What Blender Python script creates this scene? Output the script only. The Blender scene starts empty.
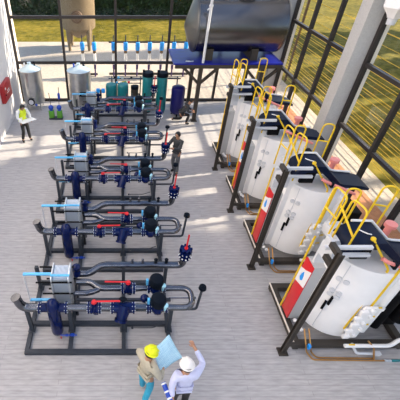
import bpy, bmesh, math, random
from mathutils import Vector, Matrix, Quaternion
random.seed(7)
SC = bpy.context.scene
COL = SC.collection
PI = math.pi

# ------------------------------------------------------------------ camera
cam_d = bpy.data.cameras.new('camera'); cam = bpy.data.objects.new('camera', cam_d); COL.objects.link(cam)
cam.location = (0, 0, 7.5); cam.rotation_euler = (math.radians(90 - 39.5), 0, 0)
cam_d.sensor_width = 36; cam_d.sensor_fit = 'HORIZONTAL'; cam_d.lens = 346 / 400 * 36
cam_d.shift_x = (200 - 121) / 400; cam_d.clip_end = 500
SC.camera = cam

# ------------------------------------------------------------------ world, sun, exposure
W = bpy.data.worlds.new('world'); SC.world = W; W.use_nodes = True
wn = W.node_tree.nodes; wl = W.node_tree.links
sky = wn.new('ShaderNodeTexSky'); sky.sky_type = 'NISHITA'; sky.sun_disc = False
sky.sun_elevation = math.radians(34); sky.sun_rotation = math.radians(78); sky.air_density = 1.0; sky.dust_density = 1.2; sky.ozone_density = 1.0
wn['Background'].inputs['Strength'].default_value = 0.40
wl.new(sky.outputs[0], wn['Background'].inputs['Color'])
sd = bpy.data.lights.new('sun', 'SUN'); sun = bpy.data.objects.new('sun', sd); COL.objects.link(sun)
sd.energy = 15.0; sd.color = (1.0, 0.86, 0.69); sd.angle = math.radians(0.8)
SUN_EL = math.radians(28); SUN_AZ = math.radians(11)
sv = Vector((math.cos(SUN_EL) * math.cos(SUN_AZ), math.cos(SUN_EL) * math.sin(SUN_AZ), math.sin(SUN_EL)))
sun.rotation_euler = sv.to_track_quat('Z', 'Y').to_euler()
sun.location = (30, 6, 20)
def fill_light(loc, aim, sx, sy, e):        # added unseen area lights to fill the hall's shade: overhead, left side, behind camera
    ld = bpy.data.lights.new('fill_light', 'AREA'); lo = bpy.data.objects.new('fill_light', ld); COL.objects.link(lo)
    ld.shape = 'RECTANGLE'; ld.size = sx; ld.size_y = sy; ld.energy = e; ld.color = (1.0, .88, .75); lo.location = loc
    lo.rotation_euler = (Vector(loc) - Vector(aim)).to_track_quat('Z', 'Y').to_euler()
for lx in (-2.6, 4.4):
    for ly in (-3.5, 2.5, 8.5): fill_light((lx, ly, 10.3), (lx, ly + .01, 0), 3.2, 4.5, 45)
for ly in (1, 7, 13): fill_light((-4.6, ly, 8.6), (4.5, ly, 4.0), 4.5, 1.2, 130)
for lx in (-2, 4.4): fill_light((lx, -5.2, 8.8), (lx, 6, 1.5), 4.5, 1.2, 150)
VS = SC.view_settings
VS.view_transform = 'Standard'; VS.look = 'None'; VS.gamma = 1; VS.use_curve_mapping = False
VS.exposure = -0.28

# ------------------------------------------------------------------ materials
def mat(name, col, rough=.5, metal=0, spec=.5, noise=0, nscale=8, bump=0, coat=0):
    m = bpy.data.materials.new(name); m.use_nodes = True
    n = m.node_tree.nodes; l = m.node_tree.links; b = n['Principled BSDF']
    b.inputs['Base Color'].default_value = (*col, 1); b.inputs['Roughness'].default_value = rough
    b.inputs['Metallic'].default_value = metal; b.inputs['Specular IOR Level'].default_value = spec
    b.inputs['Coat Weight'].default_value = coat
    if noise or bump:
        tc = n.new('ShaderNodeTexCoord'); t = n.new('ShaderNodeTexNoise'); t.inputs['Scale'].default_value = nscale
        t.inputs['Detail'].default_value = 5
        l.new(tc.outputs['Object'], t.inputs['Vector'])
        if noise:
            r = n.new('ShaderNodeValToRGB')
            r.color_ramp.elements[0].position = .3; r.color_ramp.elements[1].position = .7
            r.color_ramp.elements[0].color = (*[c * (1 - noise) for c in col], 1)
            r.color_ramp.elements[1].color = (*[min(1, c * (1 + noise)) for c in col], 1)
            l.new(t.outputs['Fac'], r.inputs[0]); l.new(r.outputs[0], b.inputs['Base Color'])
        if bump:
            bp = n.new('ShaderNodeBump'); bp.inputs['Strength'].default_value = bump; bp.inputs['Distance'].default_value = .02
            l.new(t.outputs['Fac'], bp.inputs['Height']); l.new(bp.outputs[0], b.inputs['Normal'])
    return m

M = dict(
    steel=mat('pipe_steel', (.15, .155, .175), .2, .97, noise=.15, nscale=5),
    frame=mat('grey_frame_paint', (.035, .042, .055), .5, 0, .3, noise=.12),
    dframe=mat('dark_bronze_frame', (.046, .038, .031), .5, 0, .3),
    wframe=mat('window_frame_metal', (.034, .028, .027), .5, 0, .3),
    navy=mat('navy_enamel', (.001, .007, .06), .15, 0, .26, noise=.2),
    blue=mat('blue_enamel', (.01, .06, .42), .3),
    deepblue=mat('deep_blue_vessel', (.008, .008, .10), .32, 0, .35),
    sky=mat('light_blue_plastic', (.10, .46, .80), .4),
    bright=mat('bright_blue_plastic', (.012, .30, .85), .4),
    cyan=mat('pale_cyan_plastic', (.45, .80, .92), .35),
    red=mat('red_paint', (.62, .015, .02), .35),
    dred=mat('dark_red_paint', (.36, .010, .014), .4),
    black=mat('black_rubber', (.004, .004, .005), .55, 0, .1),
    motor=mat('black_motor_paint', (.004, .007, .013), .5, 0, .08),
    galv=mat('galvanised_plate', (.52, .56, .60), .35, .55, noise=.2, nscale=14),
    plates=mat('pressed_plates', (.66, .74, .84), .3, .35),
    bolt=mat('bright_bolt', (.75, .77, .80), .3, .5),
    white=mat('white_sheet', (.86, .84, .83), .45, noise=.03, nscale=3),
    lgrey=mat('light_grey_sheet', (.62, .63, .66), .5),
    mgrey=mat('mid_grey_sheet', (.46, .46, .46), .5),
    yellow=mat('yellow_rail_paint', (.80, .53, .012), .4),
    pink=mat('salmon_pipe', (.85, .27, .24), .45),
    hood=mat('navy_hood', (.004, .010, .032), .45, 0, .15),
    teal=mat('teal_tank', (.005, .165, .185), .35, noise=.1),
    tank=mat('polished_steel_tank', (.15, .15, .16), .27, .95, noise=.04, nscale=1.2),
    tankend=mat('dull_tank_end', (.13, .13, .13), .4, .7),
    deck=mat('glossy_blue_deck', (.006, .012, .22), .4, 0, .3, noise=.25, nscale=2),
    drum=mat('brushed_drum', (.50, .50, .50), .3, .85, noise=.12, nscale=4),
    lid=mat('pale_drum_lid', (.55, .68, .74), .35, .3),
    silo=mat('weathered_silo', (.20, .145, .085), .6, 0, noise=.14, nscale=2.5),
    rust=mat('brown_fitting', (.13, .075, .04), .6),
    copper=mat('copper_pipe', (.44, .23, .075), .38, .6),
    green=mat('green_base', (.10, .33, .03), .5),
    wall=mat('plaster_wall', (.66, .64, .64), .8, noise=.04, nscale=2),
    column=mat('concrete_column', (.50, .48, .46), .85, noise=.07, nscale=26, bump=.1),
    jamb=mat('cream_jamb', (.78, .70, .60), .75),
    skin=mat('skin', (.42, .22, .13), .55),
    hair=mat('dark_hair', (.008, .007, .007), .6),
    hivis=mat('hi_vis_yellow', (.68, .80, .02), .6),
    hatyellow=mat('yellow_helmet', (.72, .76, .0), .3),
    hatwhite=mat('white_helmet', (.80, .77, .74), .3),
    shirtw=mat('white_shirt', (.78, .78, .78), .8),
    lav=mat('lavender_shirt', (.56, .58, .78), .8, noise=.05, nscale=20),
    beige=mat('beige_jacket', (.44, .40, .31), .8, noise=.08, nscale=20),
    jeans=mat('teal_blue_trousers', (.03, .33, .50), .8, noise=.1, nscale=20),
    bcloth=mat('black_trousers', (.008, .008, .010), .8),
    gcloth=mat('charcoal_shirt', (.035, .038, .042), .8),
    gtrous=mat('grey_trousers', (.10, .105, .115), .8),
    boot=mat('light_boot', (.55, .55, .50), .7),
    paper=mat('white_paper', (.80, .80, .78), .7),
    purple=mat('violet_fitting', (.06, .03, .12), .5),
    terra=mat('terracotta_strip', (.50, .20, .08), .8, noise=.15, nscale=6),
    leaf=mat('hedge_leaf', (.022, .055, .012), .6, noise=.45, nscale=6),
    leaf2=mat('tree_leaf', (.05, .10, .02), .6, noise=.3, nscale=3),
    bark=mat('bark', (.10, .07, .045), .9),
    wire=mat('yellow_fence_wire', (.72, .46, .02), .5),
)

def floor_mat():
    m = bpy.data.materials.new('grey_plank_pavers'); m.use_nodes = True
    n = m.node_tree.nodes; l = m.node_tree.links; b = n['Principled BSDF']; b.inputs['Roughness'].default_value = .62
    b.inputs['Specular IOR Level'].default_value = .35
    tc = n.new('ShaderNodeTexCoord')
    br = n.new('ShaderNodeTexBrick'); br.inputs['Scale'].default_value = 1
    br.inputs['Brick Width'].default_value = 2.6; br.inputs['Row Height'].default_value = .11
    br.inputs['Mortar Size'].default_value = .010; br.inputs['Mortar Smooth'].default_value = .4
    br.inputs['Color1'].default_value = (.46, .44, .435, 1); br.inputs['Color2'].default_value = (.43, .412, .41, 1)
    br.inputs['Mortar'].default_value = (.37, .352, .35, 1)
    l.new(tc.outputs['Object'], br.inputs['Vector'])
    mp = n.new('ShaderNodeMapping'); mp.inputs['Scale'].default_value = (1.6, 9, 1); l.new(tc.outputs['Object'], mp.inputs[0])
    t = n.new('ShaderNodeTexNoise'); t.inputs['Scale'].default_value = 2.2; t.inputs['Detail'].default_value = 6; l.new(mp.outputs[0], t.inputs[0])
    r = n.new('ShaderNodeValToRGB'); r.color_ramp.elements[0].position = .3; r.color_ramp.elements[1].position = .72
    r.color_ramp.elements[0].color = (.80, .80, .80, 1); r.color_ramp.elements[1].color = (1.1, 1.1, 1.1, 1)
    l.new(t.outputs[0], r.inputs[0])
    mx = n.new('ShaderNodeMix'); mx.data_type = 'RGBA'; mx.blend_type = 'MULTIPLY'; mx.inputs[0].default_value = 1
    l.new(br.outputs[0], mx.inputs[6]); l.new(r.outputs[0], mx.inputs[7]); l.new(mx.outputs[2], b.inputs['Base Color'])
    return m
M['floor'] = floor_mat()

def ground_mat(name, c1, c2, c3, s1, s2, stretch=(1, 1, 1), rough=.9):
    m = bpy.data.materials.new(name); m.use_nodes = True
    n = m.node_tree.nodes; l = m.node_tree.links; b = n['Principled BSDF']; b.inputs['Roughness'].default_value = rough
    b.inputs['Specular IOR Level'].default_value = .15
    tc = n.new('ShaderNodeTexCoord'); mp = n.new('ShaderNodeMapping'); mp.inputs['Scale'].default_value = stretch
    l.new(tc.outputs['Object'], mp.inputs[0])
    a = n.new('ShaderNodeTexNoise'); a.inputs['Scale'].default_value = s1; a.inputs['Detail'].default_value = 3; l.new(mp.outputs[0], a.inputs[0])
    c = n.new('ShaderNodeTexNoise'); c.inputs['Scale'].default_value = s2; c.inputs['Detail'].default_value = 6; l.new(mp.outputs[0], c.inputs[0])
    ad = n.new('ShaderNodeMath'); ad.operation = 'ADD'; l.new(a.outputs[0], ad.inputs[0]); l.new(c.outputs[0], ad.inputs[1])
    r = n.new('ShaderNodeValToRGB'); e = r.color_ramp.elements
    md = n.new('ShaderNodeMath'); md.operation = 'MULTIPLY'; md.inputs[1].default_value = .5; l.new(ad.outputs[0], md.inputs[0])
    e[0].position = .36; e[0].color = (*c1, 1); e[1].position = .64; e[1].color = (*c3, 1)
    k = e.new(.5); k.color = (*c2, 1)
    l.new(md.outputs[0], r.inputs[0]); l.new(r.outputs[0], b.inputs['Base Color'])
    bp = n.new('ShaderNodeBump'); bp.inputs['Strength'].default_value = .5; bp.inputs['Distance'].default_value = .05
    l.new(c.outputs[0], bp.inputs['Height']); l.new(bp.outputs[0], b.inputs['Normal'])
    return m
M['grass'] = ground_mat('golden_lawn', (.066, .062, .004), (.16, .130, .011), (.28, .205, .028), .35, 2.2)
M['pave'] = ground_mat('pale_paving', (.42, .37, .31), (.50, .43, .355), (.55, .475, .39), .3, 6)

def glass_mat():
    m = bpy.data.materials.new('window_glass'); m.use_nodes = True
    n = m.node_tree.nodes; l = m.node_tree.links
    n.remove(n['Principled BSDF'])
    t = n.new('ShaderNodeBsdfTransparent'); t.inputs[0].default_value = (.97, .98, .97, 1)
    g = n.new('ShaderNodeBsdfGlossy'); g.inputs['Roughness'].default_value = .02
    f = n.new('ShaderNodeLayerWeight'); f.inputs[0].default_value = .5
    pw = n.new('ShaderNodeMath'); pw.operation = 'POWER'; pw.inputs[1].default_value = 5; l.new(f.outputs['Facing'], pw.inputs[0])
    sc = n.new('ShaderNodeMath'); sc.operation = 'MULTIPLY_ADD'; sc.inputs[1].default_value = .35; sc.inputs[2].default_value = .015; l.new(pw.outputs[0], sc.inputs[0])
    mx = n.new('ShaderNodeMixShader'); l.new(sc.outputs[0], mx.inputs[0]); l.new(t.outputs[0], mx.inputs[1]); l.new(g.outputs[0], mx.inputs[2])
    l.new(mx.outputs[0], n['Material Output'].inputs[0])
    return m
M['glass'] = glass_mat()

def plan_mat():
    m = mat('blueprint_paper', (.45, .68, .82), .7)
    n = m.node_tree.nodes; l = m.node_tree.links; b = n['Principled BSDF']
    tc = n.new('ShaderNodeTexCoord')
    br = n.new('ShaderNodeTexBrick'); br.inputs['Scale'].default_value = 1
    br.inputs['Brick Width'].default_value = .31; br.inputs['Row Height'].default_value = .055; br.inputs['Mortar Size'].default_value = .006
    br.inputs['Color1'].default_value = (.46, .70, .82, 1); br.inputs['Color2'].default_value = (.36, .60, .75, 1); br.inputs['Mortar'].default_value = (.20, .40, .55, 1)
    l.new(tc.outputs['UV'], br.inputs['Vector']); l.new(br.outputs[0], b.inputs['Base Color'])
    return m
M['plan'] = plan_mat()

# ------------------------------------------------------------------ mesh helpers
class MB:
    def __init__(s): s.bm = bmesh.new()
    def box(s, c, d, rot=None, bev=0):
        mtx = Matrix.Translation(c) @ (rot.to_4x4() if rot else Matrix()) @ Matrix.Diagonal((*d, 1))
        r = bmesh.ops.create_cube(s.bm, size=1, matrix=mtx)
        if bev:
            es = {e for v in r['verts'] for e in v.link_edges}
            bmesh.ops.bevel(s.bm, geom=list(es), offset=bev, segments=2, affect='EDGES', profile=.5)
        return s
    def span(s, a, b, bev=0):
        a = Vector(a); b = Vector(b)
        return s.box((a + b) / 2, [abs(k) for k in (b - a)], bev=bev)
    def cyl(s, a, b, r, r2=None, seg=16):
        a = Vector(a); b = Vector(b); d = b - a
        q = Vector((0, 0, 1)).rotation_difference(d.normalized())
        bmesh.ops.create_cone(s.bm, cap_ends=True, segments=seg, radius1=r, radius2=r if r2 is None else r2, depth=d.length,
                              matrix=Matrix.Translation((a + b) / 2) @ q.to_matrix().to_4x4())
        return s
    def bar(s, a, b, w, h=None):
        a = Vector(a); b = Vector(b); d = b - a; h = h or w
        z = d.normalized(); up = Vector((0, 0, 1)) if abs(z.z) < .95 else Vector((0, 1, 0))
        x = up.cross(z).normalized(); y = z.cross(x)
        return s.box((a + b) / 2, (w, h, d.length), rot=Matrix((x, y, z)).transposed())
    def ball(s, c, r, sc=(1, 1, 1), seg=16):
        bmesh.ops.create_uvsphere(s.bm, u_segments=seg, v_segments=seg // 2 + 2, radius=r, matrix=Matrix.Translation(c) @ Matrix.Diagonal((*sc, 1)))
        return s
    def lathe(s, c, prof, seg=24, axis='Z'):
        rings = []
        for r, h in prof:
            ring = []
            for i in range(seg):
                a = 2 * PI * i / seg; x, y = r * math.cos(a), r * math.sin(a)
                p = (x, y, h) if axis == 'Z' else ((h, x, y) if axis == 'X' else (y, h, x))
                ring.append(s.bm.verts.new(Vector(c) + Vector(p)))
            rings.append(ring)
        for A, B in zip(rings, rings[1:]):
            for i in range(seg): s.bm.faces.new((A[i], A[(i + 1) % seg], B[(i + 1) % seg], B[i]))
        s.bm.faces.new(rings[0][::-1]); s.bm.faces.new(rings[-1])
        return s
    def tube(s, pts, r, fil=0, seg=12, n=6):
        P = [Vector(p) for p in pts]
        if fil:
            Q = [P[0]]
            for a, b, c in zip(P, P[1:], P[2:]):
                d1 = (a - b); d2 = (c - b); f = min(fil, d1.length * .49, d2.length * .49)
                p1 = b + d1.normalized() * f; p2 = b + d2.normalized() * f
                for k in range(n + 1):
                    t = k / n; Q.append(p1 * (1 - t) ** 2 + b * 2 * t * (1 - t) + p2 * t * t)
            Q.append(P[-1]); P = Q
        P = [p for i, p in enumerate(P) if i == 0 or (p - P[i - 1]).length > 1e-5]
        t0 = (P[1] - P[0]).normalized(); nx = t0.orthogonal().normalized(); rings = []
        for i, p in enumerate(P):
            t = (P[min(i + 1, len(P) - 1)] - P[max(i - 1, 0)]).normalized()
            q = t0.rotation_difference(t); nx = q @ nx; nx = (nx - t * nx.dot(t)).normalized(); t0 = t; ny = t.cross(nx)
            rings.append([s.bm.verts.new(p + (nx * math.cos(2 * PI * k / seg) + ny * math.sin(2 * PI * k / seg)) * r) for k in range(seg)])
        for A, B in zip(rings, rings[1:]):
            for k in range(seg): s.bm.faces.new((A[k], A[(k + 1) % seg], B[(k + 1) % seg], B[k]))
        s.bm.faces.new(rings[0][::-1]); s.bm.faces.new(rings[-1])
        return s
    def prism(s, poly, axis, a, b):
        def P(u, v, w): return {'Y': (u, w, v), 'X': (w, u, v), 'Z': (u, v, w)}[axis]
        A = [s.bm.verts.new(P(u, v, a)) for u, v in poly]; B = [s.bm.verts.new(P(u, v, b)) for u, v in poly]
        n = len(poly); s.bm.faces.new(A); s.bm.faces.new(B[::-1])
        for i in range(n): s.bm.faces.new((A[i], B[i], B[(i + 1) % n], A[(i + 1) % n]))
        return s
    def flange(s, c, axis, r, t=.035, nb=8):
        c = Vector(c); ax = Vector(axis)
        return s.cyl(c - ax * t / 2, c + ax * t / 2, r, seg=20)
    def build(s, name, m, parent=None, smooth=True):
        bmesh.ops.recalc_face_normals(s.bm, faces=s.bm.faces)
        if parent is not None:
            off = Vector((0, 0, 0)); p = parent
            while p is not None: off += p.location; p = p.parent
            bmesh.ops.translate(s.bm, verts=s.bm.verts, vec=-off)
        me = bpy.data.meshes.new(name); s.bm.to_mesh(me); s.bm.free()
        if smooth:
            me.shade_smooth(); me.set_sharp_from_angle(angle=math.radians(38))
        me.materials.append(M[m] if isinstance(m, str) else m)
        o = bpy.data.objects.new(name, me); COL.objects.link(o)
        if parent is not None: o.parent = parent
        return o

def tag(o, label=None, cat=None, group=None, kind=None):
    if label: o['label'] = label
    if cat: o['category'] = cat
    if group: o['group'] = group
    if kind: o['kind'] = kind
    return o
def thing(name, loc, label, cat, group=None):
    o = bpy.data.objects.new(name, None); COL.objects.link(o); o.location = loc; o.empty_display_size = .2
    return tag(o, label, cat, group)
def copy_tree(o, parent=None):
    c = o.copy(); COL.objects.link(c)
    if parent: c.parent = parent
    for ch in [k for k in bpy.data.objects if k.parent == o]: copy_tree(ch, c)
    return c
def struct(mb, name, m, parent=None, smooth=False):
    o = mb.build(name, m, parent, smooth)
    if parent is None: o['kind'] = 'structure'
    return o

# ------------------------------------------------------------------ setting
XR, XL, YB = 7.4, -5.1, 17.25
struct(MB().span((XL - .3, -6, -.2), (XR + .1, YB + .1, 0)), 'floor', 'floor')
struct(MB().span((XL - .35, -6, 0), (XL, YB + .2, 10.5)), 'wall_left', 'wall')
struct(MB().span((XL, YB - .1, 7.0), (XR + .1, YB + .2, 10.5)).span((XL - .35, YB + .2, 0), (XL, YB + .75, 10.5)), 'wall_back', 'jamb')
struct(MB().span((XR - .1, -1.3, 7.0), (XR + .15, YB, 10.5)).span((XR - .1, -6, 0), (XR + .15, -1.3, 10.5)), 'wall_right', 'wall')
# paving, lawn and the terracotta strip outside
struct(MB().span((XL - 20, YB + .1, -.25), (9.5, 28.2, -.02)).span((8.55, -6, -.25), (9.5, YB + .1, -.02)), 'trim_paving', 'pave')
struct(MB().span((XR + .1, -6, -.25), (8.55, YB + .1, -.02)), 'trim_terracotta', 'terra')
struct(MB().span((-60, 28.2, -.3), (9.5, 90, -.03)).span((9.5, -30, -.3), (110, 90, -.03)), 'trim_lawn', 'grass')
# back window
def window(name, verts, horiz, panes):
    w = bpy.data.objects.new(name, None); COL.objects.link(w); w['kind'] = 'structure'
    for a, b in verts: struct(MB().span(a, b), 'mullion', 'wframe', w)
    for a, b in horiz: struct(MB().span(a, b), 'transom', 'wframe', w)
    for a, b in panes: struct(MB().span(a, b), 'pane', 'glass', w)
    return w
vx = [XL + .05, -2.72, -.25, 2.24, 4.75, 6.85]
hz = [.06, 1.95, 3.95, 5.95]
window('window_1', [((x - .055, YB - .07, 0), (x + .055, YB + .07, 7.0)) for x in vx],
       [((a + .055, YB - .06, z - .06), (b - .055, YB + .06, z + .06)) for z in hz for a, b in zip(vx, vx[1:])],
       [((a + .055, YB - .006, z + .06), (b - .055, YB + .006, z2 - .06)) for z, z2 in zip(hz, hz[1:] + [7.06]) for a, b in zip(vx, vx[1:])])
# right wall: columns and window bays
cols = [(16.4, 17.15), (10.75, 11.25), (4.7, 5.2), (-1.3, -.8)]
for i, (a, b) in enumerate(cols):
    struct(MB().span((6.9, a, 0), (XR + .12, b, 10.5), bev=.012), 'trim_column_%d' % (i + 1), 'column')
bays = [(11.25, 16.4, [13.0, 14.65]), (5.2, 10.75, [7.0, 8.78]), (-.8, 4.7, [1.1, 2.9])]
for i, (a, b, ms) in enumerate(bays):
    vy = [a + .07] + ms + [b - .07]
    window('window_%d' % (i + 2), [((XR - .07, y - .055, 0), (XR + .07, y + .055, 7.0)) for y in vy],
           [((XR - .06, p + .055, z - .055), (XR + .06, q - .055, z + .055)) for z in (.06, 2.08, 4.02, 5.95) for p, q in zip(vy, vy[1:])],
           [((XR - .006, p + .055, z + .055), (XR + .006, q - .055, z2 - .055)) for z, z2 in ((.06, 2.08), (2.08, 4.02), (4.02, 5.95), (5.95, 7.05)) for p, q in zip(vy, vy[1:])])
    struct(MB().span((XR + .08, b - .10, 0), (XR + .2, b + .02, 7.0)), 'trim_jamb_%d' % (i + 1), 'jamb')

# ------------------------------------------------------------------ pipe skids
def skid():
    t = thing('pipe_skid', (-.5, 4.6, 0), '', 'pipe skid', 'pipe skids in a row down the hall')
    def B(mb, n, m, p=t): return mb.build(n, m, p)
    zp = 1.0; Y1, Y2, Y3 = 4.26, 4.76, 5.43
    # base frame
    f = MB()
    for y in (3.76, 4.45, 5.62): f.span((-2.12, y - .05, 0), (1.14, y + .05, .1))
    for x in (-2.08, -1.13, .06, 1.09): f.span((x - .045, 3.78, .005), (x + .045, 5.60, .095))
    B(f, 'base_frame', 'frame')
    for x in (-2.05, -1.13, .06, 1.09):
        for y in (Y1 + .02, Y3):
            B(MB().span((x - .04, y - .04, .09), (x + .04, y + .04, .93)).span((x - .08, y - .08, .09), (x + .08, y + .08, .11)), 'post', 'frame')
    B(MB().span((-.98, 4.50, .86), (1.1, 4.56, .92)), 'top_rail', 'frame')
    # front header with its raised left elbow
    B(MB().tube([(-1.7, Y1, zp), (-2.12, Y1, zp), (-2.19, Y1, zp + .36)], .095, .17, 16).cyl((-2.185, Y1, zp + .33), (-2.195, Y1, zp + .37), .105), 'elbow', 'steel')
    for a, b in ((-1.18, -.70), (-.46, -.18), (.26, .58), (.9, 1.0)): B(MB().cyl((a, Y1, zp), (b, Y1, zp), .085, seg=18), 'front_pipe', 'steel')
    def fl(x, y, r=.135):
        q = B(MB().cyl((x - .02, y, zp), (x + .02, y, zp), r, seg=20), 'flange', 'navy')
        b = MB()
        for k in range(8):
            a = 2 * PI * (k + .5) / 8; c = Vector((x, y + math.cos(a) * r * .82, zp + math.sin(a) * r * .82))
            b.cyl(c - Vector((.034, 0, 0)), c + Vector((.034, 0, 0)), .013, seg=6)
        b.build('bolts', M['bolt'], q)
    for x in (-1.74, -1.17, -.69, -.45, -.19, .27, .57): fl(x, Y1)
    # vertical strainer vessel
    v = B(MB().lathe((-1.45, Y1 - .03, 0), [(.02, .05), (.09, .07), (.13, .12), (.138, .2), (.138, 1.08), (.148, 1.09), (.148, 1.12), (.13, 1.15), (.115, 1.22), (.07, 1.27), (.01, 1.285)]), 'strainer_vessel', 'navy')
    MB().cyl((-1.72, Y1, zp), (-1.2, Y1, zp), .1).build('branch', 'navy', v)
    B(MB().tube([(-1.42, Y1 - .1, .12), (-1.36, 4.12, .12), (-1.0, 4.12, .12)], .014, .03, 8).cyl((-1.26, 4.12, .12), (-1.2, 4.12, .12), .03).box((-1.1, 4.12, .13), (.09, .05, .05)), 'drain_line', 'blue')
    B(MB().bar((-1.36, 4.1, .02), (-1.36, 4.08, .1), .025), 'drain_tap', 'red')
    # valves with red levers
    def valve(x, y, lx, w=.18):
        q = B(MB().lathe((x - w / 2, y, zp), [(.125, 0), (.135, .03), (.12, w * .3), (.152, w * .5), (.12, w * .7), (.135, w - .03), (.125, w)], axis='X').cyl((x, y, zp), (x, y, zp + .2), .05).box((x + .03, y - .04, zp - .1), (.09, .09, .1)), 'valve', 'navy')
        MB().cyl((x, y, zp + .19), (x, y, zp + .23), .06, .045, 10).bar((x, y, zp + .22), (x + lx, y, zp + .235), .035, .016).build('lever', 'red', q)
    valve(-.57, Y1, .55)
    fl(.03, Y2); fl(.29, Y2)
    valve(.16, Y2, -.52)
    # Y strainer
    B(MB().cyl((-.17, Y1, zp), (.25, Y1, zp), .12).cyl((.08, Y1 + .03, zp + .06), (-.0, Y1 - .17, zp - .18), .165, .115).cyl((-.0, Y1 - .17, zp - .18), (-.01, Y1 - .20, zp - .215), .14), 'y_strainer', 'navy')
    B(MB().ball((.04, Y1 + .1, zp + .16), .07, (1.3, .9, .5)), 'strainer_cap', 'motor')
    # second line and U bend
    B(MB().tube([(-1.02, 4.94, zp), (-.72, 4.94, zp), (-.5, Y2, zp), (.03, Y2, zp)], .075, .12, 16), 'upper_branch', 'steel')
    B(MB().tube([(-1.02, 4.64, zp - .02), (-.72, 4.64, zp - .02), (-.5, Y2 - .02, zp - .02)], .068, .12, 16), 'lower_branch', 'steel')
    B(MB().cyl((.29, Y2, zp), (.5, Y2, zp), .085, .065).cyl((.5, Y2, zp), (.64, Y2, zp), .065), 'reducer', 'steel')
    B(MB().tube([(.92, Y2, zp), (1.55, Y2, zp), (1.55, Y1, zp), (.92, Y1, zp)], .068, .22, 16, 8), 'u_bend', 'steel')
    B(MB().cyl((1.615, 4.5, zp), (1.645, 4.5, zp), .03, seg=10).box((1.3, 4.5, zp), (.5, .02, .02)), 'bend_stay', 'steel')
    # pumps with vertical motors
    for y in (Y1, Y2):
        fl(.62, y, .12)
        pu = B(MB().lathe((.62, y, zp), [(.07, 0), (.09, .05), (.15, .1), (.16, .16), (.15, .22), (.09, .27), (.07, .33)], axis='X').cyl((.78, y, zp), (.78, y, zp + .14), .1), 'pump', 'navy')
        MB().lathe((.79, y, zp + .13), [(.12, 0), (.16, .02), (.168, .1), (.16, .2), (.14, .23), (.06, .25)], 20).build('motor', 'motor', pu)
        MB().box((.585, y + .02, zp + .2), (.05, .07, .17), bev=.008).build('terminal_box', 'sky', pu)
        MB().ball((.93, y - .08, zp + .2), .065, (1, 1, .8)).cyl((.93, y - .08, zp + .02), (.93, y - .08, zp + .18), .025, .04, 10).build('pressure_pot', 'cyan', pu)
        fl(.96, y, .115)
    B(MB().ball((.52, 4.5, .98), .1).cyl((.52, 4.5, .88), (.52, 4.5, .95), .04), 'expansion_ball', 'navy')
    # rear header
    B(MB().tube([(-1.0, 5.17, zp), (-.74, 5.17, zp), (-.48, Y3, zp), (1.47, Y3, zp), (1.49, Y3, zp + .3)], .085, .17, 16), 'rear_header', 'steel')
    for k, x in enumerate((.27, .52, .83, 1.08)):
        B(MB().cyl((x, Y3, zp + .06), (x, Y3, zp + .17), .024, seg=10).cyl((x, Y3, zp + .1), (x, Y3, zp + .12), .04, seg=10).ball((x, Y3, zp + .19), .032 + .018 * (k > 1), (1, 1, .7), 10), 'gauge', 'steel' if k < 2 else 'motor')
    hv = MB()
    for z, r in ((1.29, .145), (1.34, .1), (1.42, .15), (1.47, .15), (1.53, .11)): hv.cyl((1.5, Y3, z), (1.5, Y3, z + .045), r, seg=20)
    for k in range(8):
        a = 2 * PI * k / 8; hv.box((1.5 + .12 * math.cos(a), Y3 + .12 * math.sin(a), 1.56), (.05, .05, .05), rot=Matrix.Rotation(a, 3, 'Z'))
    hv = B(hv, 'header_valve', 'navy')
    b = MB()
    for k in range(10):
        a = 2 * PI * (k + .5) / 10
        for z in (1.325, 1.455): b.ball((1.5 + .135 * math.cos(a), Y3 + .135 * math.sin(a), z), .022, seg=8)
    b.build('bolts', 'bolt', hv)
    MB().bar((1.5, Y3, 1.56), (1.52, Y3 + .02, 2.0), .035, .02).cyl((1.5, Y3, 1.56), (1.5, Y3, 1.6), .04).build('lever', 'red', hv)
    # gauge riser at the right end
    B(MB().tube([(.9, 4.47, .62), (1.70, 4.47, .62), (1.74, 4.5, 1.34)], .03, .08, 10), 'riser_pipe', 'frame')
    B(MB().cyl((1.74, 4.5, 1.34), (1.74, 4.5, 1.41), .085, .075, 18).cyl((1.74, 4.5, 1.41), (1.74, 4.5, 1.425), .03, seg=10), 'dial_gauge', 'motor')
    # plate heat exchanger
    hx = B(MB().box((-1.49, 4.8, 1.03), (.035, .46, 1.06), bev=.006).box((-1.12, 4.8, 1.03), (.04, .46, 1.06), bev=.006), 'heat_exchanger', 'galv')
    b = MB()
    for k in range(12): b.box((-1.465 + .0275 * (k + .5), 4.8, 1.02), (.016, .40, .98))
    b.build('plate_pack', 'plates', hx)
    for z in (1.45, .50): MB().bar((-2.14, 4.8, z), (-1.1, 4.8, z), .06, .035).build('guide_bar', 'sky', hx)
    MB().bar((-1.5, 4.66, 1.58), (-1.1, 4.66, 1.58), .04, .03).build('lifting_bar', 'sky', hx)
    MB().span((-2.15, 4.785, 0), (-2.125, 4.815, 1.42)).build('support_column', 'lgrey', hx)
    for y, z in ((5.02, 1.42), (4.58, 1.44), (4.58, 1.05), (5.02, 1.0), (4.58, .62), (5.02, .62)): MB().cyl((-1.82 if z > 1.1 else -1.72, y, z), (-1.05, y, z), .02, seg=8).build('tie_rod', 'black', hx)
    for x in (-1.5, -1.13): MB().span((x, 4.62, .1), (x + .03, 4.98, .52)).build('foot', 'frame', hx)
    B(MB().lathe((-1.02, 5.12, 1.0), [(.04, 0), (.085, .03), (.085, .12), (.06, .18), (.09, .24), (.09, .32), (.03, .36)], 16), 'control_valve', 'navy')
    for y in (4.66, 4.95): B(MB().cyl((-1.04, y, .1), (-1.04, y, .95), .035), 'drop_pipe', 'steel')
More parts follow.
